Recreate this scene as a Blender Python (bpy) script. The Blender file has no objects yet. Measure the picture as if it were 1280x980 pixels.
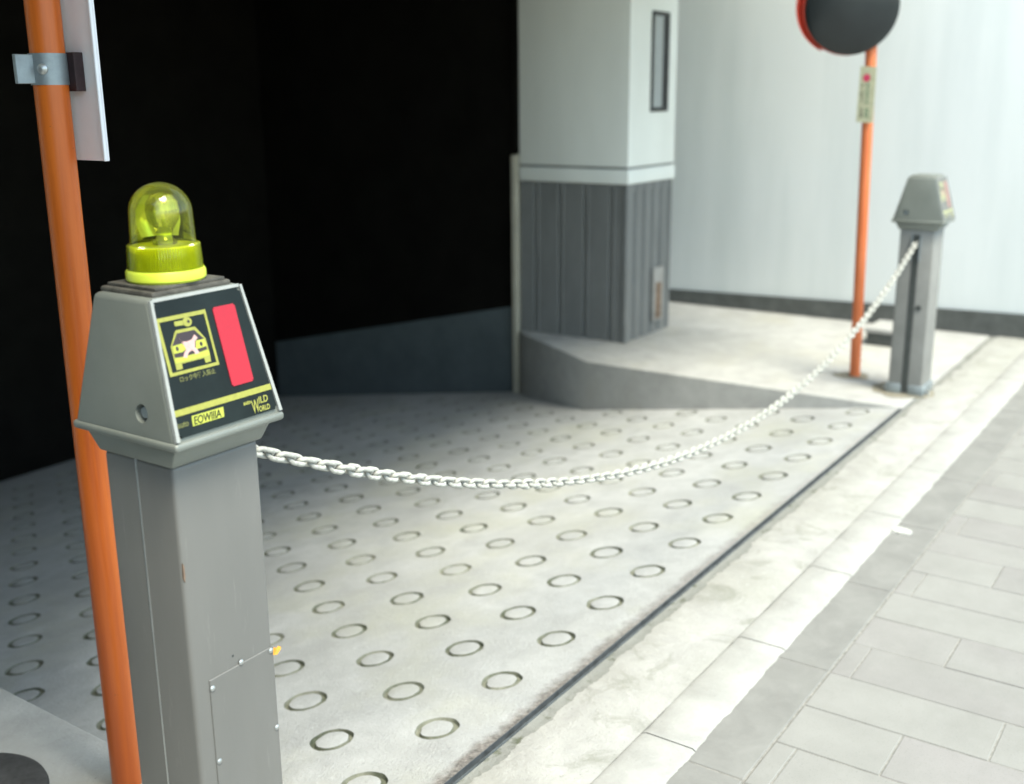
import bpy, bmesh, math, random
from mathutils import Vector, Matrix, noise as mnoise
random.seed(7)
PI = math.pi
sc = bpy.context.scene
C = sc.collection

# ------------------------------------------------------------------ materials
class NT:
    def __init__(s, name):
        s.m = bpy.data.materials.new(name); s.m.use_nodes = True
        s.t = s.m.node_tree; s.b = s.t.nodes['Principled BSDF']; s.out = s.t.nodes['Material Output']
        s.tc = None
    def n(s, typ, **kw):
        nd = s.t.nodes.new(typ)
        for k, v in kw.items():
            if k in nd.inputs: nd.inputs[k].default_value = v
            else: setattr(nd, k, v)
        return nd
    def l(s, a, b): s.t.links.new(a, b)
    def co(s):
        if not s.tc: s.tc = s.n('ShaderNodeTexCoord')
        return s.tc.outputs['Object']
    def noise(s, scale, detail=4, rough=.6, stretch=None, dist=0):
        v = s.co()
        if stretch:
            mp = s.n('ShaderNodeMapping'); mp.inputs['Scale'].default_value = stretch
            s.l(v, mp.inputs['Vector']); v = mp.outputs[0]
        nd = s.n('ShaderNodeTexNoise'); nd.inputs['Scale'].default_value = scale
        nd.inputs['Detail'].default_value = detail; nd.inputs['Roughness'].default_value = rough
        nd.inputs['Distortion'].default_value = dist
        s.l(v, nd.inputs['Vector']); return nd.outputs['Fac']
    def ramp(s, fac, p0, c0, p1, c1):
        r = s.n('ShaderNodeValToRGB'); e = r.color_ramp.elements
        e[0].position = p0; e[0].color = (*c0, 1); e[1].position = p1; e[1].color = (*c1, 1)
        s.l(fac, r.inputs[0]); return r.outputs[0]
    def val(s, fac, a, b, lo=0., hi=1.):
        r = s.n('ShaderNodeMapRange'); r.inputs[1].default_value = a; r.inputs[2].default_value = b
        r.inputs[3].default_value = lo; r.inputs[4].default_value = hi
        s.l(fac, r.inputs[0]); return r.outputs[0]
    def math(s, op, a, b=None):
        m = s.n('ShaderNodeMath', operation=op)
        for i, x in enumerate((a, b)):
            if x is None: continue
            if isinstance(x, (int, float)): m.inputs[i].default_value = x
            else: s.l(x, m.inputs[i])
        return m.outputs[0]
    def mix(s, fac, a, b, mode='MIX'):
        m = s.n('ShaderNodeMix', data_type='RGBA', blend_type=mode)
        for i, x in ((0, fac), (6, a), (7, b)):
            if isinstance(x, (int, float)): m.inputs[i].default_value = x
            elif isinstance(x, tuple): m.inputs[i].default_value = (*x, 1)
            else: s.l(x, m.inputs[i])
        return m.outputs[2]
    def xyz(s):
        sp = s.n('ShaderNodeSeparateXYZ'); s.l(s.co(), sp.inputs[0]); return sp.outputs
    def bump(s, h, strength=.3, dist=.005):
        b = s.n('ShaderNodeBump'); b.inputs['Strength'].default_value = strength
        b.inputs['Distance'].default_value = dist
        s.l(h, b.inputs['Height']); s.l(b.outputs[0], s.b.inputs['Normal'])
    def col(s, c):
        if isinstance(c, tuple): s.b.inputs['Base Color'].default_value = (*c, 1)
        else: s.l(c, s.b.inputs['Base Color'])
    def set(s, rough=.6, metal=0, spec=.5):
        s.b.inputs['Roughness'].default_value = rough; s.b.inputs['Metallic'].default_value = metal
        s.b.inputs['Specular IOR Level'].default_value = spec

def simple(name, c, rough=.5, metal=0, var=.12, scale=30, bump=.0, spec=.5, stretch=None):
    k = NT(name); k.set(rough, metal, spec)
    f = k.noise(scale, 5, .65, stretch)
    d = tuple(x*(1-var) for x in c); u = tuple(min(1, x*(1+var)) for x in c)
    k.col(k.ramp(f, .3, d, .7, u))
    if bump: k.bump(k.noise(scale*4, 4, .7), bump, .002)
    return k.m

def concrete(name, c, stain=(.30, .29, .26), amt=.5, speck=.5, bump=.35, grain=160, tint=None):
    k = NT(name); k.set(.9, 0, .25)
    big = k.noise(1.6, 5, .6); mid = k.noise(9, 6, .65, dist=.4); fine = k.noise(grain, 3, .7)
    base = k.ramp(mid, .3, tuple(x*.80 for x in c), .72, tuple(x*1.08 for x in c))
    m = k.math('MULTIPLY', k.val(big, .45, .75), amt)
    base = k.mix(m, base, stain)
    if tint: base = k.mix(k.math('MULTIPLY', k.val(k.noise(2.7, 4, .6), .5, .72), .5), base, tint)
    sp = k.math('MULTIPLY', k.val(fine, .36, .24), speck)
    base = k.mix(sp, base, tuple(x*.45 for x in c))
    agg = k.noise(grain*.5, 5, .8)
    base = k.mix(k.math('MULTIPLY', k.val(agg, .58, .74), speck*.8), base, tuple(min(.8, x*1.35) for x in c))
    base = k.mix(k.math('MULTIPLY', k.val(agg, .40, .28), speck*.7), base, tuple(x*.6 for x in c))
    k.col(base)
    k.bump(k.math('ADD', k.math('ADD', k.math('MULTIPLY', fine, .5), agg), k.math('MULTIPLY', mid, .8)), bump, .006)
    return k

M = {}
# ramp concrete with a dirty crumbled band along the drain slot
k = concrete('ramp_concrete', (.425, .435, .432), (.315, .32, .308), .7, .9, .6, tint=(.40, .405, .325))
xyz = k.xyz()
edge = k.math('ADD', xyz[1], k.math('MULTIPLY', k.noise(14, 5, .7), -.09))
xf = k.val(xyz[0], 3.6, 1.9)
msk = k.math('MULTIPLY', k.val(edge, 1.172, 1.145), k.math('ADD', k.math('MULTIPLY', xf, .75), .2))
old = k.b.inputs['Base Color'].links[0].from_socket
k.col(k.mix(msk, old, k.ramp(k.noise(90, 4, .8), .35, (.085, .08, .073), .65, (.30, .275, .255))))
M['ramp'] = k.m
k = NT('ring_groove_dirt'); k.set(.95, 0, .1)
k.col(k.ramp(k.noise(11, 6, .75), .34, (.075, .088, .06), .68, (.30, .305, .25))); k.bump(k.noise(150, 3, .7), .4, .003)
M['groove'] = k.m
M['island'] = concrete('island_concrete', (.40, .40, .385), (.31, .31, .29), .55, .5, .3, tint=(.37, .36, .30)).m
k = concrete('mortar', (.40, .398, .377), (.30, .30, .26), .8, .6, .45, 140)
old = k.b.inputs['Base Color'].links[0].from_socket
b1 = k.mix(k.math('MULTIPLY', k.val(k.noise(7, 7, .72, dist=.8), .53, .66), .75), old, (.235, .24, .205))
k.col(k.mix(k.math('MULTIPLY', k.val(k.noise(13, 6, .75, dist=.5), .60, .70), .7), b1, (.47, .467, .445))); M['mortar'] = k.m
k = concrete('slot_fill', (.265, .27, .25), (.21, .215, .185), .6, .7, .5, 120)
old = k.b.inputs['Base Color'].links[0].from_socket
k.col(k.mix(k.math('MULTIPLY', k.val(k.noise(17, 5, .7), .58, .66), .8), old, (.085, .095, .055))); M['slot_fill'] = k.m
M['gutter'] = concrete('gutter_concrete', (.37, .37, .35), (.30, .30, .275), .6, .4, .25, 130).m
M['kerb'] = concrete('kerb_stone', (.228, .228, .216), (.20, .20, .187), .4, .35, .15, 220).m
k = NT('paver'); k.set(.88, 0, .3)
oi = k.n('ShaderNodeAttribute', attribute_name='tone'); 
base = k.ramp(k.noise(7, 6, .65), .3, (.236, .235, .221), .7, (.272, .271, .256))
base = k.mix(k.math('MULTIPLY', k.val(k.noise(230, 3, .75), .42, .28), .6), base, (.15, .15, .14))
base = k.mix(k.math('MULTIPLY', k.val(k.noise(2.3, 6, .7), .52, .70), .4), base, (.20, .20, .185))
base = k.mix(1.0, base, oi.outputs['Color'], 'MULTIPLY')
k.col(base); k.bump(k.noise(180, 3, .7), .2, .003); M['paver'] = k.m
M['joint'] = simple('joint_sand', (.25, .245, .225), .95, 0, .3, 60)
M['asphalt'] = simple('asphalt', (.05, .05, .05), .9, 0, .3, 120, .4)
M['channel'] = simple('drain_steel', (.10, .115, .125), .6, .3, .4, 40)
# walls
k = NT('white_render'); k.set(.9, 0, .2)
st = k.noise(2.2, 5, .6, (1.3, 1.3, .16)); bl = k.noise(1.1, 4, .55)
b0 = k.ramp(st, .36, (.74, .77, .755), .58, (.83, .85, .835))
b0 = k.mix(k.math('MULTIPLY', k.val(bl, .5, .75), .3), b0, (.70, .73, .70))
k.col(b0); k.bump(k.noise(90, 3, .6), .12, .003); M['wall'] = k.m
M['plinth_dark'] = simple('dark_skirting', (.085, .09, .085), .85, 0, .25, 12, .1)
k = NT('pillar_plaster'); k.set(.85, 0, .25)
k.col(k.ramp(k.noise(2.5, 5, .6, (1, 1, .3)), .35, (.72, .74, .70), .65, (.79, .81, .77))); k.bump(k.noise(120, 3, .6), .1, .002); M['pillar'] = k.m
k = NT('grey_cladding'); k.set(.55, .1, .4)
k.col(k.ramp(k.noise(5, 6, .65, (1.5, 1.5, .5)), .3, (.165, .170, .166), .7, (.215, .22, .215))); M['clad'] = k.m
M['trim'] = simple('beige_rail', (.52, .49, .40), .5, .2, .1, 8)
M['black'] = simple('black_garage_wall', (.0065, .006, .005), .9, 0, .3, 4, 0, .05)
M['dado'] = simple('blue_grey_dado', (.088, .106, .112), .8, 0, .15, 5, 0, .2)
M['frame_dark'] = simple('dark_window_frame', (.02, .022, .024), .45, .2)
M['glass'] = simple('frosted_pane', (.33, .36, .36), .12, 0, .06, 3)
M['rust'] = simple('rusty_plate', (.19, .13, .09), .8, 0, .45, 25)
M['rustpale'] = simple('pale_plate', (.30, .29, .27), .7, 0, .2, 18)
# posts
k = NT('grey_anodised'); k.set(.45, .1, .4)
k.col(k.ramp(k.noise(6, 5, .6, (1, 1, .25)), .3, (.150, .149, .141), .7, (.178, .176, .167)))
old = k.b.inputs['Base Color'].links[0].from_socket
sc1 = k.noise(60, 4, .7, (1, 1, .12)); sp1 = k.noise(420, 2, .7)
c1 = k.mix(k.math('MULTIPLY', k.val(sc1, .63, .74), .35), old, (.26, .256, .24))
c1 = k.mix(k.math('MULTIPLY', k.val(sp1, .34, .24), .35), c1, (.09, .087, .08))
c1 = k.mix(k.math('MULTIPLY', k.val(k.noise(4, 5, .65, (2, 2, .4)), .52, .72), .25), c1, (.135, .128, .112))
k.col(c1); k.bump(k.noise(500, 2, .5), .05, .001); M['shaft'] = k.m
k = NT('cast_cap_paint'); k.set(.42, .25, .5)
k.col(k.ramp(k.noise(8, 5, .6), .3, (.185, .200, .180), .7, (.218, .233, .210)))
old = k.b.inputs['Base Color'].links[0].from_socket
c1 = k.mix(k.math('MULTIPLY', k.val(k.noise(330, 2, .7), .34, .24), .35), old, (.12, .12, .105))
c1 = k.mix(k.math('MULTIPLY', k.val(k.noise(9, 5, .7, (1, 1, .5)), .54, .74), .3), c1, (.165, .163, .14))
k.col(c1); k.bump(k.noise(380, 2, .5), .06, .001); M['cap'] = k.m
M['steel'] = simple('galvanised_steel', (.50, .52, .52), .38, .8, .15, 25)
M['steel_dull'] = simple('dull_zinc', (.30, .34, .36), .5, .6, .2, 20)
M['edge'] = simple('lit_bevel_edge', (.36, .37, .35), .55, .2, .1, 40)
M['slot'] = simple('slot_rubber', (.05, .056, .053), .8, 0, .2)
M['sign'] = simple('black_sign_face', (.011, .016, .016), .38, 0, .3, 12, 0, .16)
M['yellow'] = simple('olive_yellow_print', (.30, .30, .055), .45, 0, .12, 160)
M['lime'] = simple('lime_yellow_print', (.40, .43, .055), .45, 0, .08, 160)
M['pink'] = simple('pink_print', (.55, .35, .33), .45, 0, .08, 200)
M['maroon'] = simple('dark_print', (.035, .022, .025), .4, 0, .2)
M['dimyellow'] = simple('worn_yellow_print', (.12, .125, .035), .5, 0, .5, 900)
M['redwin'] = simple('red_reflector', (.40, .009, .024), .4, 0, .06, 300)
M['dirtplate'] = simple('grimy_black_plate', (.085, .08, .068), .7, .1, .5, 45, .2)
M['limering'] = simple('lime_plastic', (.60, .70, .06), .35, 0, .06, 20)
M['chrome'] = simple('reflector_silver', (.86, .90, .80), .14, .55, .03, 20)
M['orange'] = None
k = NT('orange_paint'); k.set(.38, 0, .5)
w = k.noise(3, 5, .65, (10, 10, .5), .2)
b0 = k.ramp(w, .33, (.46, .085, .008), .64, (.66, .150, .015))
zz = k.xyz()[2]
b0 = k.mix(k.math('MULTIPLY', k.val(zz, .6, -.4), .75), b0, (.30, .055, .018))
b0 = k.mix(k.math('MULTIPLY', k.val(k.noise(70, 3, .7), .30, .22), .8), b0, (.11, .04, .02))
k.col(b0); M['orange'] = k.m
k = NT('faded_orange_paint'); k.set(.45, 0, .4)
k.col(k.ramp(k.noise(4, 5, .6, (5, 5, 1)), .3, (.60, .15, .05), .7, (.74, .22, .085))); M['orange2'] = k.m
M['whiteplate'] = simple('white_enamel', (.86, .85, .88), .35, 0, .03, 10)
M['brown'] = simple('dark_brown_bracket', (.045, .025, .028), .6, .2, .4, 30)
M['mirrordark'] = simple('smoked_dome', (.022, .027, .028), .35, 0, .2, 6)
M['redrim'] = simple('red_orange_rim', (.72, .10, .06), .4, 0, .08, 10)
M['tag_paper'] = simple('aged_yellow_sticker', (.50, .49, .33), .7, 0, .15, 40)
M['tag_green'] = simple('green_ink', (.07, .17, .10), .7)
M['tag_dark'] = simple('black_ink', (.05, .055, .05), .7)
M['tag_red'] = simple('red_ink', (.60, .05, .12), .6)
M['rubber'] = simple('dark_rubber', (.045, .045, .045), .85, 0, .35, 40, .4)
M['chain'] = simple('weathered_white_chain', (.40, .40, .365), .6, 0, .34, 90, .4)
M['tie'] = simple('orange_plastic', (.75, .36, .06), .4)
M['paint_splat'] = simple('white_splat', (.46, .46, .43), .8, 0, .05, 30)
k = NT('clear_bulb_glass'); tr = k.n('ShaderNodeBsdfTransparent'); tr.inputs[0].default_value = (.93, .95, .9, 1)
gl = k.n('ShaderNodeBsdfGlossy'); gl.inputs['Roughness'].default_value = .03
df = k.n('ShaderNodeBsdfDiffuse'); df.inputs[0].default_value = (.82, .86, .74, 1)
lw = k.n('ShaderNodeLayerWeight'); lw.inputs[0].default_value = .5
a1 = k.n('ShaderNodeMixShader'); k.l(k.val(k.noise(34, 3, .6, (1, 1, .35)), .40, .66, .08, .55), a1.inputs[0]); k.l(tr.outputs[0], a1.inputs[1]); k.l(df.outputs[0], a1.inputs[2])
a2 = k.n('ShaderNodeMixShader'); k.l(k.val(lw.outputs['Fresnel'], 0, 1, .12, .9), a2.inputs[0]); k.l(a1.outputs[0], a2.inputs[1]); k.l(gl.outputs[0], a2.inputs[2])
k.l(a2.outputs[0], k.out.inputs[0]); M['bulb'] = k.m
# tinted clear shell: sees through with a little scatter and gloss
k = NT('yellow_clear_plastic'); t = k.t
tr = k.n('ShaderNodeBsdfTransparent'); tr.inputs[0].default_value = (.92, .93, .26, 1)
tl = k.n('ShaderNodeBsdfTranslucent'); tl.inputs[0].default_value = (.55, .62, .04, 1)
df = k.n('ShaderNodeBsdfDiffuse'); df.inputs[0].default_value = (.50, .56, .04, 1)
gl = k.n('ShaderNodeBsdfGlossy'); gl.inputs['Roughness'].default_value = .06
lw = k.n('ShaderNodeLayerWeight'); lw.inputs[0].default_value = .35
a1 = k.n('ShaderNodeMixShader'); a1.inputs[0].default_value = .5; k.l(tl.outputs[0], a1.inputs[1]); k.l(df.outputs[0], a1.inputs[2])
a2 = k.n('ShaderNodeMixShader'); k.l(k.val(lw.outputs['Facing'], 0, 1, .015, .26), a2.inputs[0]); k.l(tr.outputs[0], a2.inputs[1]); k.l(a1.outputs[0], a2.inputs[2])
a3 = k.n('ShaderNodeMixShader'); k.l(k.val(lw.outputs['Fresnel'], 0, 1, .03, .75), a3.inputs[0]); k.l(a2.outputs[0], a3.inputs[1]); k.l(gl.outputs[0], a3.inputs[2])
k.l(a3.outputs[0], k.out.inputs[0]); M['dome'] = k.m

# ------------------------------------------------------------------ mesh helpers
def box(bm, x0, x1, y0, y1, z0, z1, bev=0, seg=2, mi=0):
    r = bmesh.ops.create_cube(bm, size=1)
    vs = r['verts']
    for v in vs:
        v.co = Vector((x0 + (v.co.x+.5)*(x1-x0), y0 + (v.co.y+.5)*(y1-y0), z0 + (v.co.z+.5)*(z1-z0)))
    fs = {f for v in vs for f in v.link_faces}
    for f in fs: f.material_index = mi
    if bev:
        es = list({e for v in vs for e in v.link_edges})
        bmesh.ops.bevel(bm, geom=es, offset=bev, segments=seg, affect='EDGES', profile=.5)
    return vs
def hexa(bm, b, t, bev=0, seg=2):
    """eight corner solid: b, t are four points each, counter-clockwise from above"""
    vb = [bm.verts.new(p) for p in b]; vt = [bm.verts.new(p) for p in t]
    fs = [bm.faces.new(vb[::-1]), bm.faces.new(vt)]
    for i in range(4):
        j = (i+1) % 4; fs.append(bm.faces.new((vb[i], vb[j], vt[j], vt[i])))
    if bev:
        bmesh.ops.bevel(bm, geom=list({e for f in fs for e in f.edges}), offset=bev, segments=seg, affect='EDGES', profile=.5)
def cyl(bm, p0, p1, r0, r1=None, n=32, cap=True):
    p0 = Vector(p0); p1 = Vector(p1); r1 = r0 if r1 is None else r1
    q = (p1-p0).to_track_quat('Z', 'Y').to_matrix()
    A = [bm.verts.new(p0 + q @ Vector((r0*math.cos(2*PI*i/n), r0*math.sin(2*PI*i/n), 0))) for i in range(n)]
    B = [bm.verts.new(p1 + q @ Vector((r1*math.cos(2*PI*i/n), r1*math.sin(2*PI*i/n), 0))) for i in range(n)]
    for i in range(n):
        j = (i+1) % n; bm.faces.new((A[i], A[j], B[j], B[i]))
    if cap: bm.faces.new(A[::-1]); bm.faces.new(B)
def lathe(bm, prof, c, n=48, mat=None, axis=None):
    """prof: list of (r, h); spun round Z (or axis) at c"""
    q = Matrix.Identity(3) if axis is None else Vector(axis).to_track_quat('Z', 'Y').to_matrix()
    c = Vector(c); rows = []
    for r, h in prof:
        if r < 1e-6: rows.append([bm.verts.new(c + q @ Vector((0, 0, h)))])
        else: rows.append([bm.verts.new(c + q @ Vector((r*math.cos(2*PI*i/n), r*math.sin(2*PI*i/n), h))) for i in range(n)])
    for a, b in zip(rows, rows[1:]):
        for i in range(n):
            j = (i+1) % n
            if len(a) == 1 and len(b) == 1: continue
            if len(a) == 1: bm.faces.new((a[0], b[j], b[i]))
            elif len(b) == 1: bm.faces.new((a[i], a[j], b[0]))
            else: bm.faces.new((a[i], a[j], b[j], b[i]))
def prism(bm, pts, fr, h0, h1, mi=0):
    """polygon in the frame fr(u, v, w) extruded from w=h0 to h1"""
    A = [bm.verts.new(fr(u, v, h0)) for u, v in pts]; B = [bm.verts.new(fr(u, v, h1)) for u, v in pts]
    fs = [bm.faces.new(A[::-1]), bm.faces.new(B)]
    n = len(pts)
    for i in range(n): fs.append(bm.faces.new((A[i], A[(i+1) % n], B[(i+1) % n], B[i])))
    for f in fs: f.material_index = mi
def obj(name, bm, mats, parent=None, origin=None, smooth=35, label=None):
    """links ONE mesh; vertices are given in world space, parent is an unrotated thing"""
    if origin is None: origin = parent.matrix_basis.translation if parent is not None else Vector((0, 0, 0))
    base = Vector((0, 0, 0))
    if parent is not None:
        p = parent
        while p is not None: base = base + p.matrix_basis.translation; p = p.parent
        origin = base
    origin = Vector(origin)
    bmesh.ops.translate(bm, verts=bm.verts, vec=-origin)
    bmesh.ops.recalc_face_normals(bm, faces=bm.faces)
    me = bpy.data.meshes.new(name); bm.to_mesh(me); bm.free()
    for m in (mats if isinstance(mats, (list, tuple)) else [mats]): me.materials.append(m)
    if smooth:
        me.shade_smooth(); me.set_sharp_from_angle(angle=math.radians(smooth))
    o = bpy.data.objects.new(name, me); C.objects.link(o)
    if parent is not None: o.parent = parent
    else: o.location = origin
    if label: o['label'] = label
    return o
def thing(name, label, cat, loc=(0, 0, 0), group=None):
    o = bpy.data.objects.new(name, None); C.objects.link(o); o.location = loc
    o.empty_display_size = .1
    tag(o, label, cat, group); return o
def tag(o, label, cat, group=None):
    o['label'] = label; o['category'] = cat
    if group: o['group'] = group
    return o
def struct(o): o['kind'] = 'structure'; return o
def NB(): return bmesh.new()

SL = .163           # slope of the ramp
GY = 1.17           # the drain slot along the street
def rz(y): return -SL*(y-GY)

# ------------------------------------------------------------------ ground
bm = NB()
X0, X1, Y0, Y1 = .2, 6.25, 1.150, 6.0     # hole for ramp and islands
B = 400
for a, b, c, d in ((-B, B, -B, Y0), (-B, B, Y1, B), (-B, X0, Y0, Y1), (X1, B, Y0, Y1)):
    bm.faces.new([bm.verts.new((x, y, -.05)) for x, y in ((a, c), (b, c), (b, d), (a, d))])
struct(obj('ground', bm, M['asphalt'], smooth=0))

# ramp: every ring is a real groove cut in the slab
bm = NB()
a = .242; by = .1996*math.sqrt(1+SL*SL)*1.0
rx0, ry0 = 1.6425, 1.3323
sq = (.1996)/(a*.8660254)
NS = 36
def hexr(th):
    t = ((th + PI/6) % (PI/3)) - PI/6
    return (a/2)/math.cos(t)
# corners of the boundary hexagon fall on samples (30 deg steps), so neighbours share them
groove = set()
for j in range(-1, 22):
    for i in range(-4, 17):
        cx = rx0 + (i + (.5 if j % 2 else 0))*a; cy = ry0 + j*.1996
        if cx < .7 or cx > 5.5: continue
        ring = j >= 0 and cy < 5.3 and 1.2 < cx < 5.0
        jx = random.uniform(-.003, .003); jy = random.uniform(-.003, .003)
        outer = []
        for s in range(NS):
            th = 2*PI*s/NS; r = hexr(th)
            outer.append(bm.verts.new((cx + r*math.cos(th), cy + r*math.sin(th)*sq, 0)))
        if not ring:
            f = bm.faces.new(outer); continue
        R = .0485*random.uniform(.97, 1.03)
        dp = random.uniform(.007, .011)
        prof = [(R+.010, 0), (R+.0015, -.0006), (R-.0012, -dp), (R-.0088, -dp*.9), (R-.0115, -.001), (R-.017, 0), (.015, .0)]
        prev = outer; ph = random.uniform(0, 9)
        for kx, (r, h) in enumerate(prof):
            cur = []
            for s in range(NS):
                th = 2*PI*s/NS
                rr = r + (.0026*mnoise.noise(Vector((math.cos(th)*2.6+ph, math.sin(th)*2, kx*.4))) if 0 < kx < 5 else 0)
                cur.append(bm.verts.new((cx+jx+rr*math.cos(th), cy+jy+rr*math.sin(th), h)))
            for s in range(NS):
                t2 = (s+1) % NS
                f = bm.faces.new((prev[s], prev[t2], cur[t2], cur[s]))
                if kx in (2, 3, 4): f.material_index = 1
            prev = cur
        bm.faces.new(prev)
bmesh.ops.remove_doubles(bm, verts=bm.verts, dist=.0006)
for co, no in (((0, GY+.007, 0), (0, -1, 0)), ((0, 5.5, 0), (0, 1, 0)), ((.8, 0, 0), (-1, 0, 0)), ((5.2, 0, 0), (1, 0, 0))):
    bmesh.ops.bisect_plane(bm, geom=bm.verts[:]+bm.edges[:]+bm.faces[:], plane_co=co, plane_no=no, clear_outer=True)
for v in bm.verts: v.co.z += rz(v.co.y)
struct(obj('driveway_ramp', bm, [M['ramp'], M['groove']], smooth=40))
# lip under the top of the ramp + drain slot
bm = NB()
box(bm, .2, 4.9, GY-.0085, GY+.0065, -.045, -.016)
struct(obj('drain_slot', bm, M['channel'], smooth=0))
bm = NB()
box(bm, .2, 4.9, GY-.013, GY-.009, -.045, .0005); box(bm, .2, 4.9, GY+.0068, GY+.0095, -.045, -.0015)
struct(obj('drain_edge', bm, M['channel'], smooth=0))

# mortar strip and ragged gutter edge (real thin layer over the kerb stones)
def rag(x, y0, amp, sc_):
    return y0 + amp*(mnoise.noise(Vector((x*sc_, y0*9, .3))) + .5*mnoise.noise(Vector((x*sc_*3.1, y0*7, 1.7))) + .3*mnoise.noise(Vector((x*sc_*9, y0*5, 4.))))
bm = NB()
n = 2400; xa, xb = -3, 9.0
rows = []
for i in range(n+1):
    x = xa + (xb-xa)*i/n
    rows.append([bm.verts.new((x, y, z)) for y, z in ((GY-.0135, -.001), (rag(x, 1.128, .013, 9) + .004*mnoise.noise(Vector((x*70, 2, 2))), 0.0005), (rag(x, 1.120, .013, 9), .004), (1.02, .0045), (.935, .004))])
for p, q in zip(rows, rows[1:]):
    for s in range(4):
        f = bm.faces.new((p[s], p[s+1], q[s+1], q[s])); f.material_index = 1 if s == 0 else 0
struct(obj('mortar_strip', bm, [M['mortar'], M['slot_fill']], smooth=50))
bm = NB()
# gutter blocks: joints every half metre, the street edge ragged with spilt mortar
js = [1.795 + .502*i for i in range(-10, 16)]
for q, (ja, jb) in enumerate(zip(js, js[1:])):
    ja += .035; jb += .035
    prev = None; m = 120
    for i in range(m+1):
        x = ja + .0015 + (jb-ja-.003)*i/m
        cur = [bm.verts.new((x, y, z)) for y, z in ((rag(x, .937, .006, 8), .001), (.925, .0055), (rag(x, .822, .0028, 30), .0055), (rag(x, .8145, .0035, 30), .0012))]
        if prev:
            for s in range(3): bm.faces.new((prev[s], prev[s+1], cur[s+1], cur[s]))
        prev = cur
struct(obj('gutter', bm, M['gutter'], smooth=50))
bm = NB()
for ja, jb in zip(js, js[1:]): box(bm, ja+.002, jb-.002, .697, .945, -.04, 0, .002, 1)
struct(obj('kerb', bm, M['kerb'], smooth=0))

# pavers: a third of a stone bond across the pavement
bm = NB(); tone = bm.loops.layers.color.new('tone')
pw = .1685; pl = .5
for r in range(-14, 34):
    xa_ = 1.958 + r*pw; jy = .48 - (r % 3)*pl/3
    yj = jy
    while yj < .69: yj += pl
    for q in range(8):
        yt = min(yj - q*pl, .693); yb = yj - (q+1)*pl
        if yt-yb < .03: continue
        vs = box(bm, xa_+.0017, xa_+pw-.0017, yb+.0017, yt-.0017, -.03, random.uniform(-.0012, .0006))
        t = random.uniform(.965, 1.03)
        for f in {f for v in vs for f in v.link_faces}:
            for lp in f.loops: lp[tone] = (t, t*random.uniform(.99, 1.0), t, 1)
bmesh.ops.bevel(bm, geom=[e for e in bm.edges if all(v.co.z > -.02 for v in e.verts)], offset=.0018, segments=1, affect='EDGES')
struct(obj('pavement', bm, M['paver'], smooth=0))
bm = NB(); box(bm, -3, 9, -4, .693, -.045, -.0028); struct(obj('paver_bedding', bm, M['joint'], smooth=0))
bm = NB(); box(bm, -3, 9, .6935, 1.148, -.045, -.0025); struct(obj('kerb_bedding', bm, M['joint'], smooth=0))
# spilt mortar blob on the kerb
bm = NB()
P = [(math.cos(t)*.024*(1+.7*mnoise.noise(Vector((math.cos(t)*2, math.sin(t)*2, 3)))) + 3.236, math.sin(t)*.030*(1+.6*mnoise.noise(Vector((math.cos(t)*3, math.sin(t)*3, 8)))) + .790) for t in [2*PI*i/20 for i in range(20)]]
prism(bm, P, lambda u, v, w: Vector((u, v, w)), -.002, .0045)
struct(obj('mortar_splash', bm, M['paint_splat']))

# raised islands either side of the ramp
def island(poly, z=0, bev=.008):
    bm = NB()
    prism(bm, poly, lambda u, v, w: Vector((u, v, w)), -.9, z)
    top = [e for e in bm.edges if all(v.co.z > z-.01 for v in e.verts)]
    bmesh.ops.bevel(bm, geom=top, offset=bev, segments=3, affect='EDGES', profile=.5)
    return bm
bm = island([(4.615, 1.163), (6.5, 1.163), (6.5, 5.6), (5.30, 5.6), (5.30, 3.42), (5.06, 3.42), (4.99, 3.35), (4.617, 2.72)], .002)
struct(obj('raised_island', bm, M['island'], smooth=40))
bm = island([(-3, 1.163), (1.185, 1.163), (1.19, 2.6), (.78, 3.35), (.72, 3.42), (-3, 3.42)], .002)
struct(obj('raised_island', bm, M['island'], smooth=40))

M['basedirt'] = simple('damp_dirt', (.215, .20, .155), .95, 0, .4, 30, .3)
def patch(cx, cy, rx, ry, sd, nm):
    bm = NB(); prism(bm, [(cx+rx*math.cos(t)*(1+.35*mnoise.noise(Vector((math.cos(t)*1.6, math.sin(t)*1.6, sd)))), cy+ry*math.sin(t)*(1+.35*mnoise.noise(Vector((math.cos(t)*1.6, math.sin(t)*1.6, sd+5))))) for t in [2*PI*i/48 for i in range(48)]], lambda u, v, w: Vector((u, v, w)), -.003, .0045)
    struct(obj(nm, bm, M['basedirt'], smooth=0))
patch(4.895, 1.245, .135, .125, 1, 'dirt_patch'); patch(5.03, 1.51, .07, .085, 4, 'dirt_patch')
# ------------------------------------------------------------------ garage building
g = thing('garage_building', 'white garage building with grey ribbed pillar base and dark open vehicle entrance', 'building', (5.3, 3.1, 0))
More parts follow.
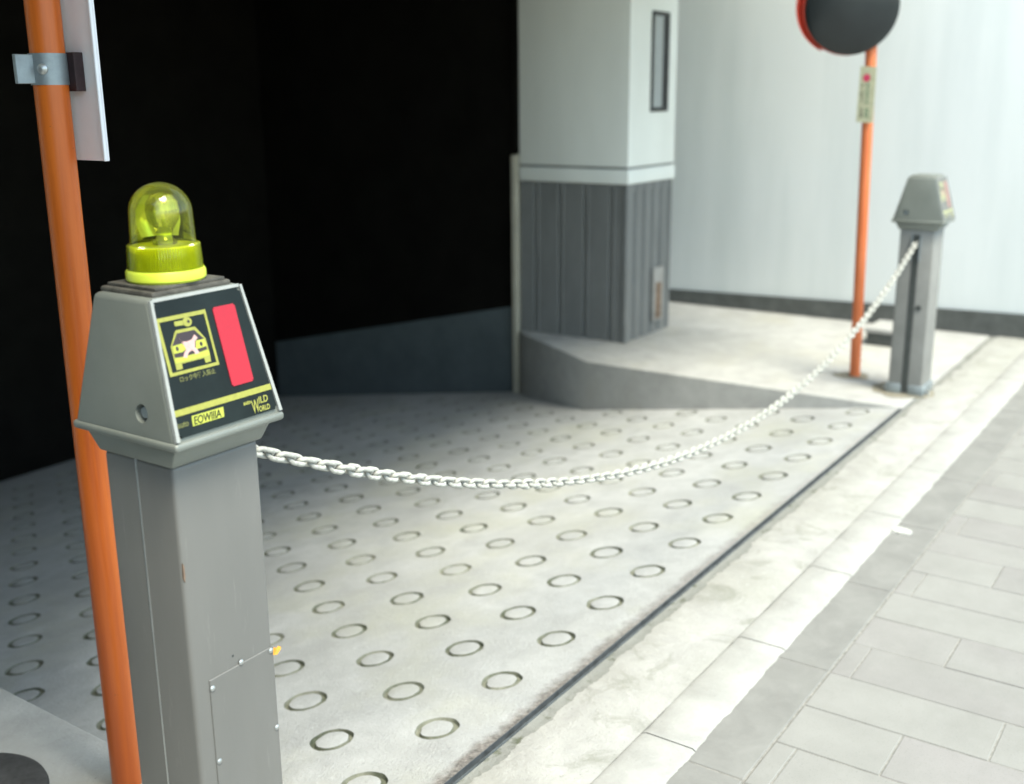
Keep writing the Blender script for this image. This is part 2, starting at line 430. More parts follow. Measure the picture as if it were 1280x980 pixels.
# pillar: plaster above, ribbed cladding below
PX0, PX1, PY0, PY1 = 5.07, 5.60, 2.75, 3.425
bm = NB()
box(bm, PX0, PX1, PY0, PY1, .93, 2.55, .004)
obj('plaster_shaft', bm, M['pillar'], g)
bm = NB()
box(bm, PX0-.006, PX1+.004, PY0-.006, PY1, .842, .918, .008)
obj('moulding', bm, M['pillar'], g)
bm = NB(); box(bm, PX0+.012, PX1, PY0+.012, PY1, .80, .95); obj('shadow_gap', bm, M['clad'], g)
bm = NB()
def ribs(p0, p1, out, nrm_w, first):
    p0 = Vector(p0); p1 = Vector(p1); L = (p1-p0).length; d = (p1-p0)/L; out = Vector(out)
    s = [(0, 0)]; x = first
    while x < L-.03:
        s += [(x-.016, 0), (x-.010, -.014), (x+.006, -.014), (x+.014, 0), (x+.016, .004), (x+.022, .004), (x+.024, 0)]; x += nrm_w
    s.append((L, 0)); prev = None
    for u, h in s:
        q = p0 + d*u + out*h
        cur = (bm.verts.new((q.x, q.y, -.02)), bm.verts.new((q.x, q.y, .836)))
        if prev: bm.faces.new((prev[0], cur[0], cur[1], prev[1]))
        prev = cur
ribs((PX0+.008, PY1, 0), (PX0+.008, PY0+.008, 0), (-1, 0, 0), .158, .10)
ribs((PX0+.008, PY0+.008, 0), (PX1, PY0+.008, 0), (0, -1, 0), .098, .09)
box(bm, PX0+.024, PX1-.004, PY0+.024, PY1-.004, -.02, .83)
obj('ribbed_cladding', bm, M['clad'], g, smooth=20)
bm = NB(); box(bm, PX0+.002, PX0+.03, PY0+.002, PY0+.03, -.01, .837, .004); obj('corner_strip', bm, M['clad'], g)
bm = NB(); box(bm, PX0-.01, PX0+.035, 3.435, 3.475, -.42, .98, .004); obj('guide_rail', bm, M['trim'], g)
bm = NB(); box(bm, PX0+.0, PX0+.035, 3.435, 3.475, .982, 2.5, .004); obj('guide_rail', bm, M['black'], g)
# slot window in the street face of the pillar
w0, w1, wz0, wz1 = 5.30, 5.495, 1.205, 1.71
bm = NB(); t = .022
for q in ((w0, w0+t, wz0, wz1), (w1-t, w1, wz0, wz1), (w0+t, w1-t, wz0, wz0+t), (w0+t, w1-t, wz1-t, wz1)):
    box(bm, q[0], q[1], PY0-.008, PY0+.01, q[2], q[3], .002)
win = obj('slot_window', bm, M['frame_dark'], g)
bm = NB(); box(bm, w0+t, 5.4245, PY0-.0045, PY0-.002, wz0+t, wz1-t); obj('pane', bm, M['glass'], win)
bm = NB(); box(bm, 5.425, w1-t, PY0-.005, PY0-.0022, wz0+t, wz1-t); obj('sash', bm, M['frame_dark'], win)
# rusty service plate low on the pillar
bm = NB(); box(bm, 5.37, 5.49, PY0-.010, PY0+.006, .07, .37, .003); pl_ = obj('service_plate', bm, M['rustpale'], g)
bm = NB(); box(bm, 5.395, 5.462, PY0-.013, PY0-.0102, .085, .285, .001); obj('rust_patch', bm, M['rust'], pl_)
# inside
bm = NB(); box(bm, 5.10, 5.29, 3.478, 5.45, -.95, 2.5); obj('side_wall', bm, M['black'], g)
bm = NB()
hexa(bm, [(5.094, 3.48, -.5), (5.0995, 3.48, -.5), (5.0995, 5.45, -.95), (5.094, 5.45, -.95)],
     [(5.094, 3.48, .131), (5.0995, 3.48, .131), (5.0995, 5.45, -.312), (5.094, 5.45, -.312)])
obj('dado', bm, M['dado'], g)
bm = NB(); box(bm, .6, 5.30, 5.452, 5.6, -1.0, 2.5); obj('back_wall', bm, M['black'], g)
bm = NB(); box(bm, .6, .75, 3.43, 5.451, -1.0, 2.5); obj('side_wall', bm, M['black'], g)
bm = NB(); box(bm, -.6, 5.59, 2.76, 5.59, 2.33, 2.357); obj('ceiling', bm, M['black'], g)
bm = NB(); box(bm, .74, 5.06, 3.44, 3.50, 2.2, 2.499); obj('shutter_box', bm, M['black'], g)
# twin pillar on the near side the storeys above, and added shade blocks (outside the frame)
bm = NB(); box(bm, -1.2, .72, 2.75, 3.42, 0, 2.499, .004); obj('near_pillar', bm, M['pillar'], g)
bm = NB(); box(bm, -.75, -.5, .25, 2.745, 0, 2.115, .004); obj('shade_wall', bm, M['plinth_dark'], g)  # unseen wall, added to keep light off the near post and ramp
bm = NB(); box(bm, -.49, 5.6, 1.45, 5.6, 2.12, 8.5); obj('unseen_shade_storeys', bm, M['pillar'], g)  # unseen; overhang set low and far forward to shade the ramp
bm = NB(); box(bm, -.49, 1.6, .78, 1.445, 2.12, 3.4, .004); obj('shade_block', bm, M['pillar'], g)  # unseen block, added to shade the left of the ramp

# neighbouring boundary wall
wl = thing('boundary_wall', 'tall white rendered wall with faint streaks and dark skirting behind the far post', 'wall', (6.3, 2, 0))
bm = NB(); box(bm, 6.31, 6.55, -.2, 6.2, 0, 5.0, .004); obj('rendered_face', bm, M['wall'], wl)
bm = NB()
hexa(bm, [(6.298, -.21, -.02), (6.309, -.21, -.02), (6.309, 6.2, -.02), (6.298, 6.2, -.02)],
     [(6.298, -.21, .165), (6.309, -.21, .165), (6.309, 6.2, .01), (6.298, 6.2, .01)])
obj('skirting', bm, M['plinth_dark'], wl)

# ------------------------------------------------------------------ chain posts
def text(body, size, mat, name, parent, fr, u, v, h, shear=0., xs=1., rev=False):
    cu = bpy.data.curves.new(name, 'FONT'); cu.body = body; cu.size = size; cu.shear = shear
    cu.extrude = .0002; cu.offset = .00022
    to = bpy.data.objects.new(name, cu); C.objects.link(to)
    bpy.context.view_layer.update()
    me = bpy.data.meshes.new_from_object(to.evaluated_get(bpy.context.evaluated_depsgraph_get()))
    C.objects.unlink(to); bpy.data.objects.remove(to)
    b = bmesh.new(); b.from_mesh(me)
    for w in b.verts: w.co = fr(u + w.co.x*xs, v + w.co.y, h + w.co.z)
    bpy.data.meshes.remove(me)
    return obj(name, b, mat, parent, smooth=0)

M['shaft_far'] = simple('far_lit_grey', (.235, .235, .222), .7, 0, .12, 9)  # paler than the near shaft: haze and brighter light put into the colour
M['sign_far'] = simple('glare_black_print', (.17, .175, .165), .5, 0, .4, 30, 0, .2)  # far sign colours, here and below, washed out to paint in glare
M['red_far'] = simple('glare_red_reflector', (.36, .20, .18), .5, 0, .3, 40)
M['yellow_far'] = simple('glare_yellow_print', (.42, .43, .22), .5, 0, .3, 60)
def make_post(label, loc, sh, near):
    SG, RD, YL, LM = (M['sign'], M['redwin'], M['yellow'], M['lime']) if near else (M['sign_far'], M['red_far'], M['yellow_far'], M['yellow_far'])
    """loc: base centre; sh: height of the shaft top"""
    x, y, z = loc; T = Vector(loc)
    t = thing('chain_post', label, 'post', loc, 'chain barrier posts')
    hx, hy = .0752, .0732
    # shaft: open C section with a chain slot on the ramp side, closed elsewhere
    bm = NB()
    slot_s = 1 if near else -1
    s0 = .010 if near else .0125
    pts = [(-hx, -hy), (hx, -hy), (hx, hy), (-hx, hy)]
    bev = .007
    box(bm, x-hx, x+hx, y-hy, y+hy, z, z+sh, bev, 3)
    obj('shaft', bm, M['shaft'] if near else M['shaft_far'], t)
    # chain slot
    bm = NB(); sx = x + slot_s*hx
    box(bm, min(sx, sx+slot_s*.0015), max(sx, sx+slot_s*.0015), y-s0, y+s0+.003, z+.01, z+sh-.02)
    obj('chain_slot', bm, M['slot'], t)
    # guide lips either side of the slot mouth
    bm = NB()
    for yy in (y-s0-.006, y+s0+.004):
        box(bm, min(sx, sx+slot_s*.012), max(sx, sx+slot_s*.012), yy, yy+.004, z+sh-.13, z+sh-.022, .001, 1)
    obj('slot_guide', bm, M['steel_dull'], t)
    if near:
        bm = NB(); box(bm, x-hx-.0012, x-hx+.001, y+.002, y+.0042, z, z+sh); obj('seam_strip', bm, M['steel'], t)
    else:
        bm = NB(); cyl(bm, (x-hx-.004, y-.03, z+.39), (x-hx+.001, y-.03, z+.39), .012); obj('bolt', bm, M['slot'], t)
        bm = NB(); box(bm, x-hx-.008, x+hx+.008, y-hy-.008, y-s0-.001, z, z+.045, .004); box(bm, x-hx-.008, x+hx+.008, y+s0+.004, y+hy+.008, z, z+.045, .004)
        obj('base_flange', bm, M['steel_dull'], t)
        bm = NB()
        cyl(bm, (x-.04, y-hy-.02, z), (x-.04, y-hy-.02, z+.02), .008, n=12)
        obj('anchor_bolt', bm, M['steel'], t)
        bm = NB(); cyl(bm, (x-.04, y+hy+.02, z), (x-.04, y+hy+.02, z+.02), .008, n=12)
        obj('anchor_bolt', bm, M['steel'], t)
    # cap: neck, rolled lip, tapered head
    zc = z+sh; e = .0935; fB = .1073; fT = .0573; eT = .0772
    bm = NB()
    hexa(bm, [(x-hx-.004, y-hy-.004, zc-.001), (x+hx+.004, y-hy-.004, zc-.001), (x+hx+.004, y+hy+.004, zc-.001), (x-hx-.004, y+hy+.004, zc-.001)],
         [(x-e+.008, y-fB+.012, zc+.031), (x+e-.008, y-fB+.012, zc+.031), (x+e-.008, y+fB-.012, zc+.031), (x-e+.008, y+fB-.012, zc+.031)], .004)
    obj('neck', bm, M['cap'], t)
    bm = NB()
    hexa(bm, [(x-e, y-fB, zc+.036), (x+e, y-fB, zc+.036), (x+e, y+fB, zc+.036), (x-e, y+fB, zc+.036)],
         [(x-eT, y-fT, zc+.2235), (x+eT, y-fT, zc+.2235), (x+eT, y+fT, zc+.2235), (x-eT, y+fT, zc+.2235)], .008, 4)
    cap = obj('cap', bm, M['cap'], t)
    # keyhole recess: cut a round pocket in the left side of the cap
    ky = y - .040 if near else y+.052
    bm2 = NB(); cyl(bm2, (x-e-.02, ky, zc+.073), (x-e+.022, ky, zc+.073), .0125, n=32)
    cut = obj('cutter', bm2, M['cap'], t)
    bpy.context.view_layer.update()
    md = cap.modifiers.new('hole', 'BOOLEAN'); md.object = cut; md.operation = 'DIFFERENCE'; md.solver = 'EXACT'
    bpy.context.view_layer.update()
    me = bpy.data.meshes.new_from_object(cap.evaluated_get(bpy.context.evaluated_depsgraph_get()))
    me.name = 'cap'; cap.modifiers.clear(); cap.data = me
    cm = cut.data; bpy.data.objects.remove(cut); bpy.data.meshes.remove(cm)
    me.shade_smooth(); me.set_sharp_from_angle(angle=math.radians(30))
    bm = NB(); cyl(bm, (x-e+.008, ky, zc+.073), (x-e+.020, ky, zc+.073), .0075, n=24); obj('lock_barrel', bm, M['steel_dull'], cap)
    # rolled lip round the foot of the cap
    bm = NB(); box(bm, x-e-.002, x+e+.002, y-fB-.003, y+fB+.002, zc+.030, zc+.0425, .005, 3); obj('rim', bm, M['cap'], t)
    # sign face
    O = Vector((x, y-fB, zc+.039)); V = Vector((0, .26170, .96515)); Nn = Vector((0, -.96515, .26170))
    def fr(u, v, w): return O + Vector((u, 0, 0)) + V*v + Nn*w
    def mm(L): return [(a_/1000, b_/1000) for a_, b_ in L]
    bm = NB(); prism(bm, mm([(-86.0, 9), (85.0, 9), (71, 185), (-72, 185)]), fr, -.001, .0022)
    vert = [ed for ed in bm.edges if abs((ed.verts[0].co-ed.verts[1].co).dot(Nn)) > .002]
    bmesh.ops.bevel(bm, geom=vert, offset=.004, segments=3, affect='EDGES')
    sg = obj('sign_panel', bm, SG, t, smooth=30)
    # metal edging beside the panel; light on its bevel put into the pale colour
    bm = NB()
    for s in (-1, 1):
        prism(bm, mm([(s*86.8, 5), (s*92.2, 5), (s*76.6, 189), (s*72.3, 189)][::s]), fr, -.002, .0034)
    prism(bm, mm([(-72, 186), (71, 186), (72, 190.5), (-73, 190.5)]), fr, -.002, .0030)
    obj('edging', bm, M['edge'], t, smooth=0)
    h0 = .0023
    bm = NB(); prism(bm, mm([(17, 55.5), (55.3, 55.5), (55.3, 165), (17, 165)]), fr, .0015, .0034)
    bmesh.ops.bevel(bm, geom=[ed for ed in bm.edges if abs((ed.verts[0].co-ed.verts[1].co).dot(Nn)) > .0015], offset=.002, segments=2, affect='EDGES')
    obj('red_reflector', bm, RD, sg, smooth=30)
    bm = NB(); prism(bm, mm([(-89+5.5, 37.3), (82.9, 37.3), (82.3, 45.4), (-83.2, 45.4)]), fr, h0-.0005, h0+.0004); obj('stripe', bm, YL, sg, smooth=0)
    # pictogram: car and key in a frame
    bm = NB(); a0, a1 = h0-.0005, h0+.0004
    o_ = mm([(-75.6, 88.8), (5.3, 88.8), (5.3, 164.9), (-75.6, 164.9)]); i_ = mm([(-71, 93), (1.7, 93), (1.7, 159.5), (-71, 159.5)])
    for q in range(4):
        prism(bm, [o_[q], o_[(q+1) % 4], i_[(q+1) % 4], i_[q]], fr, a0, a1, 0)
    prism(bm, mm([(-48.6, 151), (-35, 150.2), (-33.5, 156.6), (-48.3, 157)]), fr, a0, a1, 0)
    prism(bm, [(-.0281+.0072*math.cos(q*PI/10), .1535+.0063*math.sin(q*PI/10)) for q in range(20)], fr, a0, a1+.0002, 0)
    prism(bm, [(-.0262+.0022*math.cos(q*PI/6), .1535+.0022*math.sin(q*PI/6)) for q in range(12)], fr, a0, a1+.0004, 3)
    prism(bm, mm([(-63.1, 126.2), (-50.8, 144.2), (-48.5, 145.7), (-18.2, 145.4), (-6.0, 127.4), (-5.5, 106.1), (-6.6, 95.8), (-15.8, 95.4), (-16.2, 102.2), (-53.0, 102.0), (-53.6, 95.2), (-63.2, 95.2)]), fr, a0, a1, 0)
    prism(bm, mm([(-60.6, 127.2), (-49.0, 141.4), (-20.8, 141.4), (-9.0, 127.4), (-8.2, 112.5), (-20, 111.5), (-48, 110.4), (-61.2, 111.5)]), fr, a0, a1+.0002, 3)
    prism(bm, mm([(-60.4, 126.6), (-45.5, 127.4), (-39.5, 119.9), (-47.2, 116.5), (-61.0, 116.5)]), fr, a0, a1+.0004, 1)
    prism(bm, mm([(-22.5, 127.0), (-8.6, 127.0), (-7.9, 117.0), (-26.1, 115.7)]), fr, a0, a1+.0004, 1)
    for (cx, cy) in ((-.0546, .1220), (-.0155, .1213)):
        prism(bm, [(cx+.0022*math.cos(q*PI/8), cy+.0031*math.sin(q*PI/8)) for q in range(16)], fr, a0, a1+.0006, 3)
    prism(bm, mm([(-62.6, 110.5), (-47.5, 109.4), (-20, 110.4), (-6.2, 111.5), (-6.4, 104), (-62.8, 104)]), fr, a0, a1+.0003, 1)
    for P_ in ([(-47.7, 135.7), (-45.2, 129.2), (-39, 126.4), (-33, 119.5), (-27.2, 113.2), (-32.8, 115.9), (-38.8, 113.8), (-43.5, 107.5), (-48.7, 109.7), (-45.1, 115.0), (-41.3, 118.6), (-42.3, 123), (-45.5, 129.5)],
               [(-44.1, 130.2), (-38.1, 128.4), (-28.5, 129.8), (-22.7, 135.2), (-18.7, 130.3), (-24.5, 126.5), (-26.8, 119), (-23.3, 114.0), (-22.5, 110.0), (-29.4, 109.7), (-29.7, 113.0), (-35, 119)]):
        prism(bm, mm(P_), fr, a0, a1+.0006 + (.0002 if P_[0][1] < 133 else 0), 2)
    obj('car_pictogram', bm, [YL, LM, M['pink'], M['maroon']], sg, smooth=0)
    if near:
        text('ロック中進入禁止', .0080, M['dimyellow'], 'lettering', sg, fr, -.063, .0795, h0, .0, .93)
    bm = NB(); prism(bm, mm([(-60.9, 19.8), (-8.6, 19.8), (-6.2, 33.0), (-59.4, 33.0)]), fr, h0-.0005, h0+.0003); obj('logo_field', bm, LM, sg, smooth=0)
    text('EOWIIIA', .0146, SG, 'lettering', sg, fr, -.0590, .0212, h0+.0004, .25, .83)
    text('auto', .0110, M['dimyellow'], 'lettering', sg, fr, -.0845, .0225, h0, .2, .9)
    text('auto', .0078, YL, 'lettering', sg, fr, .0280, .0265, h0, .15, .9)
    text('W', .026, YL, 'lettering', sg, fr, .0405, .0120, h0, .15, .48)
    text('ILD', .0130, YL, 'lettering', sg, fr, .0545, .0230, h0, .15, .9)
    text('ORLD', .0100, YL, 'lettering', sg, fr, .0520, .0120, h0, .15, .75)
    if near:
        # lower inspection cover on the street face
        yf = y-hy
        bm = NB(); box(bm, x-.0475, x+.0742, yf-.0022, yf+.001, z, z+.502, .001, 1)
        cv = obj('cover_plate', bm, M['shaft'], t, label='inspection cover screwed low on the street face')
        for px, pz in ((.9615, .5045), (.9067, .4885), (1.0195, .497), (1.0205, .3669), (.9076, .3703)):
            bm = NB(); lathe(bm, [(.0042, 0), (.0042, .001), (.003, .0022), (.0, .0028)], (px, yf-.0022, pz), 16, axis=(0, -1, 0)); obj('screw', bm, M['steel'], cv)
        bm = NB(); lathe(bm, [(.0022, 0), (.0, .0004)], (.9492, yf-.0002, .5194), 12, axis=(0, -1, 0)); obj('drill_hole', bm, M['slot'], t)
        bm = NB(); prism(bm, [(1.0235, .488), (1.030, .486), (1.038, .4915), (1.0385, .495), (1.031, .492), (1.0295, .497), (1.0265, .492)], lambda u, v, w: Vector((u, w, v)), yf-.004, yf+.002); obj('tag_scrap', bm, M['tie'], t, label='scrap of orange plastic poking from the post edge')
        # scuff on the front corner
        bm = NB(); prism(bm, [(.8775, .690), (.8795, .686), (.8800, .672), (.8785, .662), (.8770, .668)], lambda u, v, w: Vector((u, w, v)), yf-.0004, yf+.004); obj('scuff', bm, M['rust'], t)
        # beacon on a grimy plate
        zt = zc+.2235
        bm = NB(); box(bm, x-.066, x+.066, y-.052, y+.056, zt-.002, zt+.0065, .003); box(bm, x-.058, x+.058, y-.049, y+.05, zt+.0065, zt+.011, .001)
        obj('mounting_plate', bm, M['dirtplate'], t)
        zb = zt+.0112
        bm = NB(); lathe(bm, [(0, 0), (.0500, 0), (.0525, .003), (.0525, .012), (.0505, .0155), (.046, .0158), (.0, .0158)], (x, y, zb), 64)
        bc = obj('beacon_base', bm, M['limering'], t)
        bm = NB()   # ribbed lower lens + dome, one clear shell
        n = 320; prof = [(.0487, .016), (.0482, .030), (.0472, .047), (.0450, .0495), (.0430, .0500), (.0425, .056), (.0418, .075), (.0412, .090)]
        for q in range(1, 13):
            th = q/12*PI/2; prof.append((.0412*math.cos(th), .090 + .0395*math.sin(th)))
        rows = []
        for r, h in prof:
            if r < 1e-5: rows.append([bm.verts.new((x, y, zb+h))]); continue
            rr = []
            for q in range(n):
                rb = .0009*(1 if q % 4 < 2 else -1) if h < .048 else 0
                th = 2*PI*q/n; rr.append(bm.verts.new((x+(r+rb)*math.cos(th), y+(r+rb)*math.sin(th), zb+h)))
            rows.append(rr)
        for p, q in zip(rows, rows[1:]):
            for s in range(n):
                s2 = (s+1) % n
                if len(q) == 1: bm.faces.new((p[s], p[s2], q[0]))
                else: bm.faces.new((p[s], p[s2], q[s2], q[s]))
        obj('beacon_dome', bm, M['dome'], t, smooth=25)
        bm = NB(); lathe(bm, [(0, .0160), (.0425, .0160), (.0425, .046), (.040, .0475), (.0, .0475)], (x, y, zb), 240)
        for v in bm.verts:
            q = Vector((v.co.x-x, v.co.y-y))
            if q.length > .041:
                kq = round(math.atan2(q.y, q.x)/(2*PI)*240)
                v.co.x = x + q.x*(1.0 + (.055 if kq % 3 == 0 else -.015)); v.co.y = y + q.y*(1.0 + (.055 if kq % 3 == 0 else -.015))
        obj('lamp_socket', bm, simple('olive_socket', (.70, .74, .09), .5, 0, .2, 30), bc, smooth=10)
        bm = NB(); lathe(bm, [(.0, .0478), (.016, .0478), (.017, .052), (.011, .055), (.0095, .062), (.013, .068), (.0205, .080), (.0225, .092), (.0205, .104), (.0130, .113), (.0, .1165)], (x+.001, y-.002, zb), 40)
        obj('bulb', bm, M['bulb'], bc, smooth=60)
        bm = NB(); lathe(bm, [(0, .048), (.010, .048), (.010, .066), (.007, .070), (.0025, .072), (.002, .086), (.0, .087)], (x+.001, y-.002, zb), 20); obj('bulb_cap', bm, M['limering'], bc, smooth=40)
        bm = NB()   # small curved mirror behind the bulb
        for r in (.030,):
            prev = None
            for q in range(13):
                th = PI*.02 + q/12*PI*.78
                cur = [bm.verts.new((x + rr*math.cos(th), y + rr*math.sin(th), zb+hh)) for rr, hh in ((.027, .056), (.033, .075), (.032, .095), (.022, .112))]
                if prev:
                    for s in range(3): bm.faces.new((prev[s], cur[s], cur[s+1], prev[s+1]))
                prev = cur
        obj('reflector', bm, M['chrome'], bc, smooth=60)
    else:
        bm = NB(); box(bm, x-.07, x+.07, y-.05, y+.05, zc+.2225, zc+.228, .002); obj('top_plate', bm, M['cap'], t)
    return t
make_post('grey metal chain post with yellow beacon on top and black car sign', (.9506, 1.2203, 0), .8279, True)
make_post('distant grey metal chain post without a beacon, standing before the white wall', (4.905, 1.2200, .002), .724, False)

# ------------------------------------------------------------------ chain
cx = [1.033, 1.159, 1.275, 1.418, 1.558, 1.716, 1.897, 2.105, 2.347, 2.629, 2.845, 3.15, 3.503, 3.91, 4.277, 4.58, 4.822]
cz = [.800, .744, .693, .635, .587, .535, .484, .436, .390, .347, .328, .320, .331, .384, .479, .58, .684]
# smooth the sampled sag with a catenary through its ends and low point
def cat_fit():
    best = None
    for A in [x*.05 for x in range(20, 160)]:
        for xm in [3.0 + .02*i for i in range(-20, 21)]:
            r = [z - A*(math.cosh((x-xm)/A)-1) for x, z in zip(cx, cz)]
            c = sum(r)/len(r); e = sum((q-c)**2 for q in r)
            if best is None or e < best[0]: best = (e, A, xm, c)
    return best
_, cA, cM, cC = cat_fit()
def zat(x): return cC + cA*(math.cosh((x-cM)/cA)-1)
path = [Vector((x, 1.2203 + (1.222-1.2203)*(x-1.02)/3.82, zat(x))) for x in [1.024 + (4.838-1.024)*i/1500 for i in range(1501)]]
S = [0]
for p, q in zip(path, path[1:]): S.append(S[-1]+(q-p).length)
NL = 162; pitch = S[-1]/NL
def at(s):
    lo, hi = 0, len(S)-1
    while hi-lo > 1:
        m = (lo+hi)//2
        if S[m] <= s: lo = m
        else: hi = m
    f = (s-S[lo])/max(1e-9, S[hi]-S[lo]); return path[lo].lerp(path[hi], max(0, min(1, f)))
def link_mesh():
    bm = NB(); wr = .0041; Lc = pitch + 2*wr*.97; W = .0166; hs = Lc/2 - W/2
    cen = []
    for q in range(10): th = -PI/2 + PI*q/9; cen.append((hs + W/2*math.cos(th), W/2*math.sin(th)))
    for q in range(10): th = PI/2 + PI*q/9; cen.append((-hs + W/2*math.cos(th), W/2*math.sin(th)))
    n = len(cen); rows = []
    for i in range(n):
        p = Vector((*cen[i], 0)); d = (Vector((*cen[(i+1) % n], 0)) - Vector((*cen[i-1], 0))).normalized(); s = Vector((d.y, -d.x, 0))
        rows.append([bm.verts.new(p + s*wr*math.cos(2*PI*q/10) + Vector((0, 0, 1))*wr*math.sin(2*PI*q/10)) for q in range(10)])
    for i in range(n):
        A_, B_ = rows[i], rows[(i+1) % n]
        for q in range(10): bm.faces.new((A_[q], A_[(q+1) % 10], B_[(q+1) % 10], B_[q]))
    bmesh.ops.recalc_face_normals(bm, faces=bm.faces)
    me = bpy.data.meshes.new('link'); bm.to_mesh(me); bm.free(); me.materials.append(M['chain']); me.shade_smooth(); return me
ch = thing('barrier_chain', 'sagging white link chain strung across the ramp between two grey posts', 'chain', tuple(path[0]))
lm = link_mesh()
far = bmesh.new()
for i in range(NL):
    c = at((i+.5)*pitch); d = (at((i+.9)*pitch)-at((i+.1)*pitch)).normalized()
    tw = (PI/2 if i % 2 else 0) + PI/5 + random.uniform(-.2, .2) + .3*math.sin(i*.13)
    R = d.to_track_quat('X', 'Z').to_matrix().to_4x4() @ Matrix.Rotation(tw, 4, 'X')
    mb = Matrix.Translation(c - path[0]) @ R
    if i < 100:
        o = bpy.data.objects.new('link', lm); C.objects.link(o); o.parent = ch; o.matrix_basis = mb
    else:       # the far end, past the hundred links that show largest
        tmp = lm.copy(); tmp.transform(mb); far.from_mesh(tmp); bpy.data.meshes.remove(tmp)
for v in far.verts: v.co += path[0]
fo = obj('links', far, M['chain'], ch, smooth=60); fo['kind'] = 'stuff'

# ------------------------------------------------------------------ orange pole with plate (left)
px, py, pr = 1.121, 1.692, .0277
sp = thing('sign_pole', 'scratched orange pole with clamp and narrow white plate left of the beacon post', 'pole', (px, py, 0))
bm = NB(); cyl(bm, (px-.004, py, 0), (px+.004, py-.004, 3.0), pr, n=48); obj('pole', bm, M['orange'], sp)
bm = NB()
cyl(bm, (px, py, 1.322), (px, py, 1.372), pr+.0022, n=48)
box(bm, px-pr-.033, px-pr+.004, py-.004, py+.004, 1.324, 1.370, .001, 1)
cl = obj('clamp', bm, M['steel_dull'], sp)
dirb = Vector((-math.sin(math.radians(52)), -math.cos(math.radians(52)), 0))
bm = NB(); lathe(bm, [(.009, 0), (.0085, .003), (.005, .006), (0, .007)], Vector((px, py, 1.347)) + dirb*(pr+.001), 20, axis=dirb); obj('bolt', bm, M['steel'], cl)
bm = NB(); box(bm, px+pr-.004, px+pr+.014, py-.036, py+.036, 1.312, 1.374, .001, 1); obj('bracket', bm, M['brown'], sp)
bm = NB()
vs = box(bm, px+pr+.0145, px+pr+.0185, py-.074, py+.074, 1.198, 2.0, .0015, 2)
box(bm, px+pr+.0085, px+pr+.0146, py-.074, py-.069, 1.198, 2.0, .001, 1); box(bm, px+pr+.0085, px+pr+.0146, py+.069, py+.074, 1.198, 2.0, .001, 1)
obj('plate', bm, M['whiteplate'], sp)
# dark rubber pad at the corner of the near island
bm = NB(); lathe(bm, [(0, .012), (.140, .012), (.150, .008), (.153, 0)], (.905, 1.905, .0022), 64)
tag(obj('rubber_pad', bm, M['rubber'], origin=(.905, 1.905, .0022)), 'dark round pad on the concrete at the lower left corner of the photo', 'pad')

# ------------------------------------------------------------------ traffic mirror (right)
mx, my = 5.04, 1.505
tm = thing('traffic_mirror', 'round dark traffic mirror with red rim on a faded orange pole', 'traffic mirror', (mx, my, .002))
bm = NB(); cyl(bm, (mx, my, .002), (mx+.0, my+.034, 1.62), .0242, n=32); obj('pole', bm, M['orange2'], tm)
ax = Vector((-1, -.55, -.20)).normalized(); cc = Vector((4.925, 1.592, 1.645))
bm = NB()
lathe(bm, [(0, .038), (.05, .036), (.10, .029), (.15, .016), (.185, .003), (.197, -.006), (.197, -.02), (0, -.02)], cc, 64, axis=ax)
mr = obj('mirror', bm, M['mirrordark'], tm, smooth=45)
bm = NB()
lathe(bm, [(.1975, -.010), (.201, -.010), (.204, -.016), (.206, -.055), (.200, -.068), (.15, -.076), (.0, -.08)], cc + Vector((0, .006, .004)), 64, axis=ax)
obj('rim', bm, M['redrim'], mr, smooth=45)
bm = NB()   # sun hood over the upper left
q3 = ax.to_track_quat('Z', 'Y').to_matrix(); up = Vector((0, 1.0, .75)).normalized()
loc = q3.inverted() @ up; a_mid = math.atan2(loc.y, loc.x); prev = None
for i in range(41):
    th = a_mid + (i/40-.5)*PI*1.05; k_ = math.sin(i/40*PI)
    cur = [bm.verts.new(cc + q3 @ Vector((r*math.cos(th), r*math.sin(th), h))) for r, h in ((.206, -.06), (.209+.030*k_, -.016), (.213+.030*k_, -.016), (.210, -.06))]
    if prev:
        for s in range(4): bm.faces.new((prev[s], cur[s], cur[(s+1) % 4], prev[(s+1) % 4]))
    prev = cur
obj('hood', bm, M['redrim'], mr, smooth=45)
bm = NB(); box(bm, mx-.055, mx-.01, my+.015, my+.07, 1.54, 1.61, .004); obj('bracket', bm, M['orange2'], tm)
# sticker plate strapped on the pole
def sfr(u, v, w): return Vector((mx-.027-w, my+.027-u, 1.18+v))
bm = NB(); prism(bm, [(-.040, -.012), (.034, -.018), (.034, .222), (-.036, .226)], sfr, 0, .003)
st = obj('sticker_plate', bm, M['tag_paper'], tm, smooth=0)
bm = NB(); prism(bm, [(-.006+.017*math.cos(q*PI/8), .176+.017*math.sin(q*PI/8)) for q in range(16)], sfr, .003, .0036, 2)
random.seed(3)
for kx, (u0, cnt, v0, v1, mi) in enumerate(((.002, 5, .145, .055, 0), (-.022, 5, .145, .06, 1), (-.02, 3, .038, .0, 1), (.004, 3, .038, .0, 0))):
    for q in range(cnt):
        vc = v0 + (v1-v0)*q/cnt; s_ = .0075 if mi == 0 else .0065
        for (da, db, dc, dd) in ((-1, 1, .6, .95), (-1, 1, -.1, .2), (-.2, .15, -1, 1), (-.95, -.6, -1, -.1), (.5, .9, -.9, .1)):
            if random.random() < .85:
                prism(bm, [(u0+da*s_, vc+dc*s_), (u0+db*s_, vc+dc*s_), (u0+db*s_, vc+dd*s_), (u0+da*s_, vc+dd*s_)], sfr, .003, .0034 + .0001*random.random(), mi)
obj('sticker_print', bm, [M['tag_green'], M['tag_dark'], M['tag_red']], st, smooth=0)

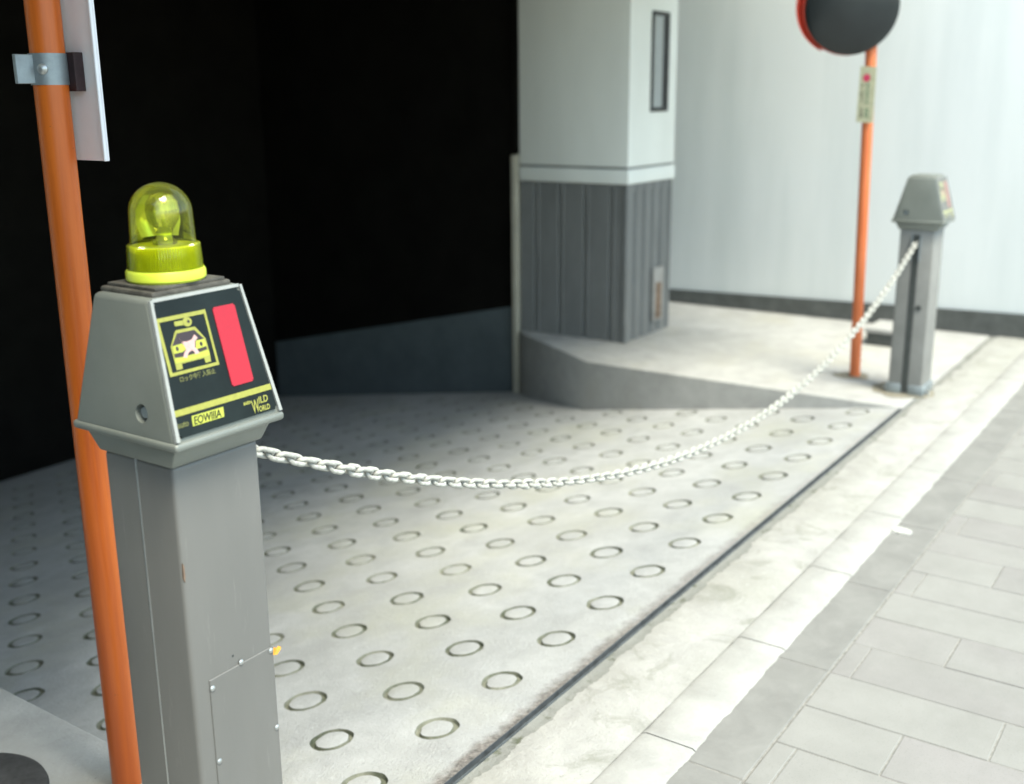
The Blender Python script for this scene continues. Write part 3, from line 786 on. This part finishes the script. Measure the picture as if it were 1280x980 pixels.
# low block behind the far post
bl = thing('concrete_block', 'low dark block with a pale top on the ground between mirror pole and far post', 'block', (5.8, 1.5, .002))
bm = NB(); box(bm, 5.735, 5.98, 1.40, 1.665, .002, .068, .003); obj('body', bm, M['plinth_dark'], bl)
bm = NB(); box(bm, 5.725, 5.99, 1.39, 1.675, .068, .092, .004); obj('top_slab', bm, M['island'], bl)

# ------------------------------------------------------------------ camera
f, th, ro, yaw = 1370.44, .2582, .0096, .6025
fw = Vector((math.cos(yaw)*math.cos(th), math.sin(yaw)*math.cos(th), -math.sin(th)))
r = Vector((math.sin(yaw), -math.cos(yaw), 0)); d = fw.cross(r)
r2 = r*math.cos(ro)+d*math.sin(ro); d2 = -r*math.sin(ro)+d*math.cos(ro)
cam = bpy.data.cameras.new('camera'); co = bpy.data.objects.new('camera', cam); C.objects.link(co)
mw = Matrix.Identity(4)
for i, v in enumerate((r2, -d2, -fw)):
    for j in range(3): mw[j][i] = v[j]
mw.translation = Vector((0, 0, 1.3)); co.matrix_world = mw
cam.sensor_fit = 'HORIZONTAL'; cam.sensor_width = 36; cam.lens = f/1280*36; cam.shift_y = -10/1280
cam.clip_start = .05; cam.clip_end = 2000
cam.dof.use_dof = True; cam.dof.focus_distance = 1.80; cam.dof.aperture_fstop = 3.1
sc.camera = co

# ------------------------------------------------------------------ light
W = bpy.data.worlds.new('World'); sc.world = W; W.use_nodes = True
nt = W.node_tree; bg = nt.nodes['Background']
sky = nt.nodes.new('ShaderNodeTexSky'); sky.sky_type = 'NISHITA'; sky.sun_disc = False
el, az = math.radians(62), math.radians(198)     # azimuth measured clockwise from +Y
sky.sun_elevation = el; sky.sun_rotation = az; sky.air_density = 1.0; sky.dust_density = 1.2; sky.ozone_density = 1.0
tn = nt.nodes.new('ShaderNodeMix'); tn.data_type = 'RGBA'; tn.blend_type = 'MULTIPLY'; tn.inputs[0].default_value = 1
tn.inputs[7].default_value = (1.01, 1.035, .90, 1)
nt.links.new(sky.outputs[0], tn.inputs[6]); nt.links.new(tn.outputs[2], bg.inputs[0]); bg.inputs[1].default_value = .115
sd = Vector((math.sin(az)*math.cos(el), math.cos(az)*math.cos(el), math.sin(el)))
sl = bpy.data.lights.new('sun', 'SUN'); sl.energy = 1.5; sl.angle = math.radians(24); sl.color = (1, .955, .80)
so = bpy.data.objects.new('sun', sl); C.objects.link(so); so.rotation_euler = sd.to_track_quat('Z', 'Y').to_euler()
sc.view_settings.view_transform = 'Standard'; sc.view_settings.look = 'None'; sc.view_settings.gamma = 1
sc.view_settings.use_curve_mapping = False; sc.view_settings.exposure = 2.0
sc.cycles.max_bounces = 8; sc.cycles.transparent_max_bounces = 12
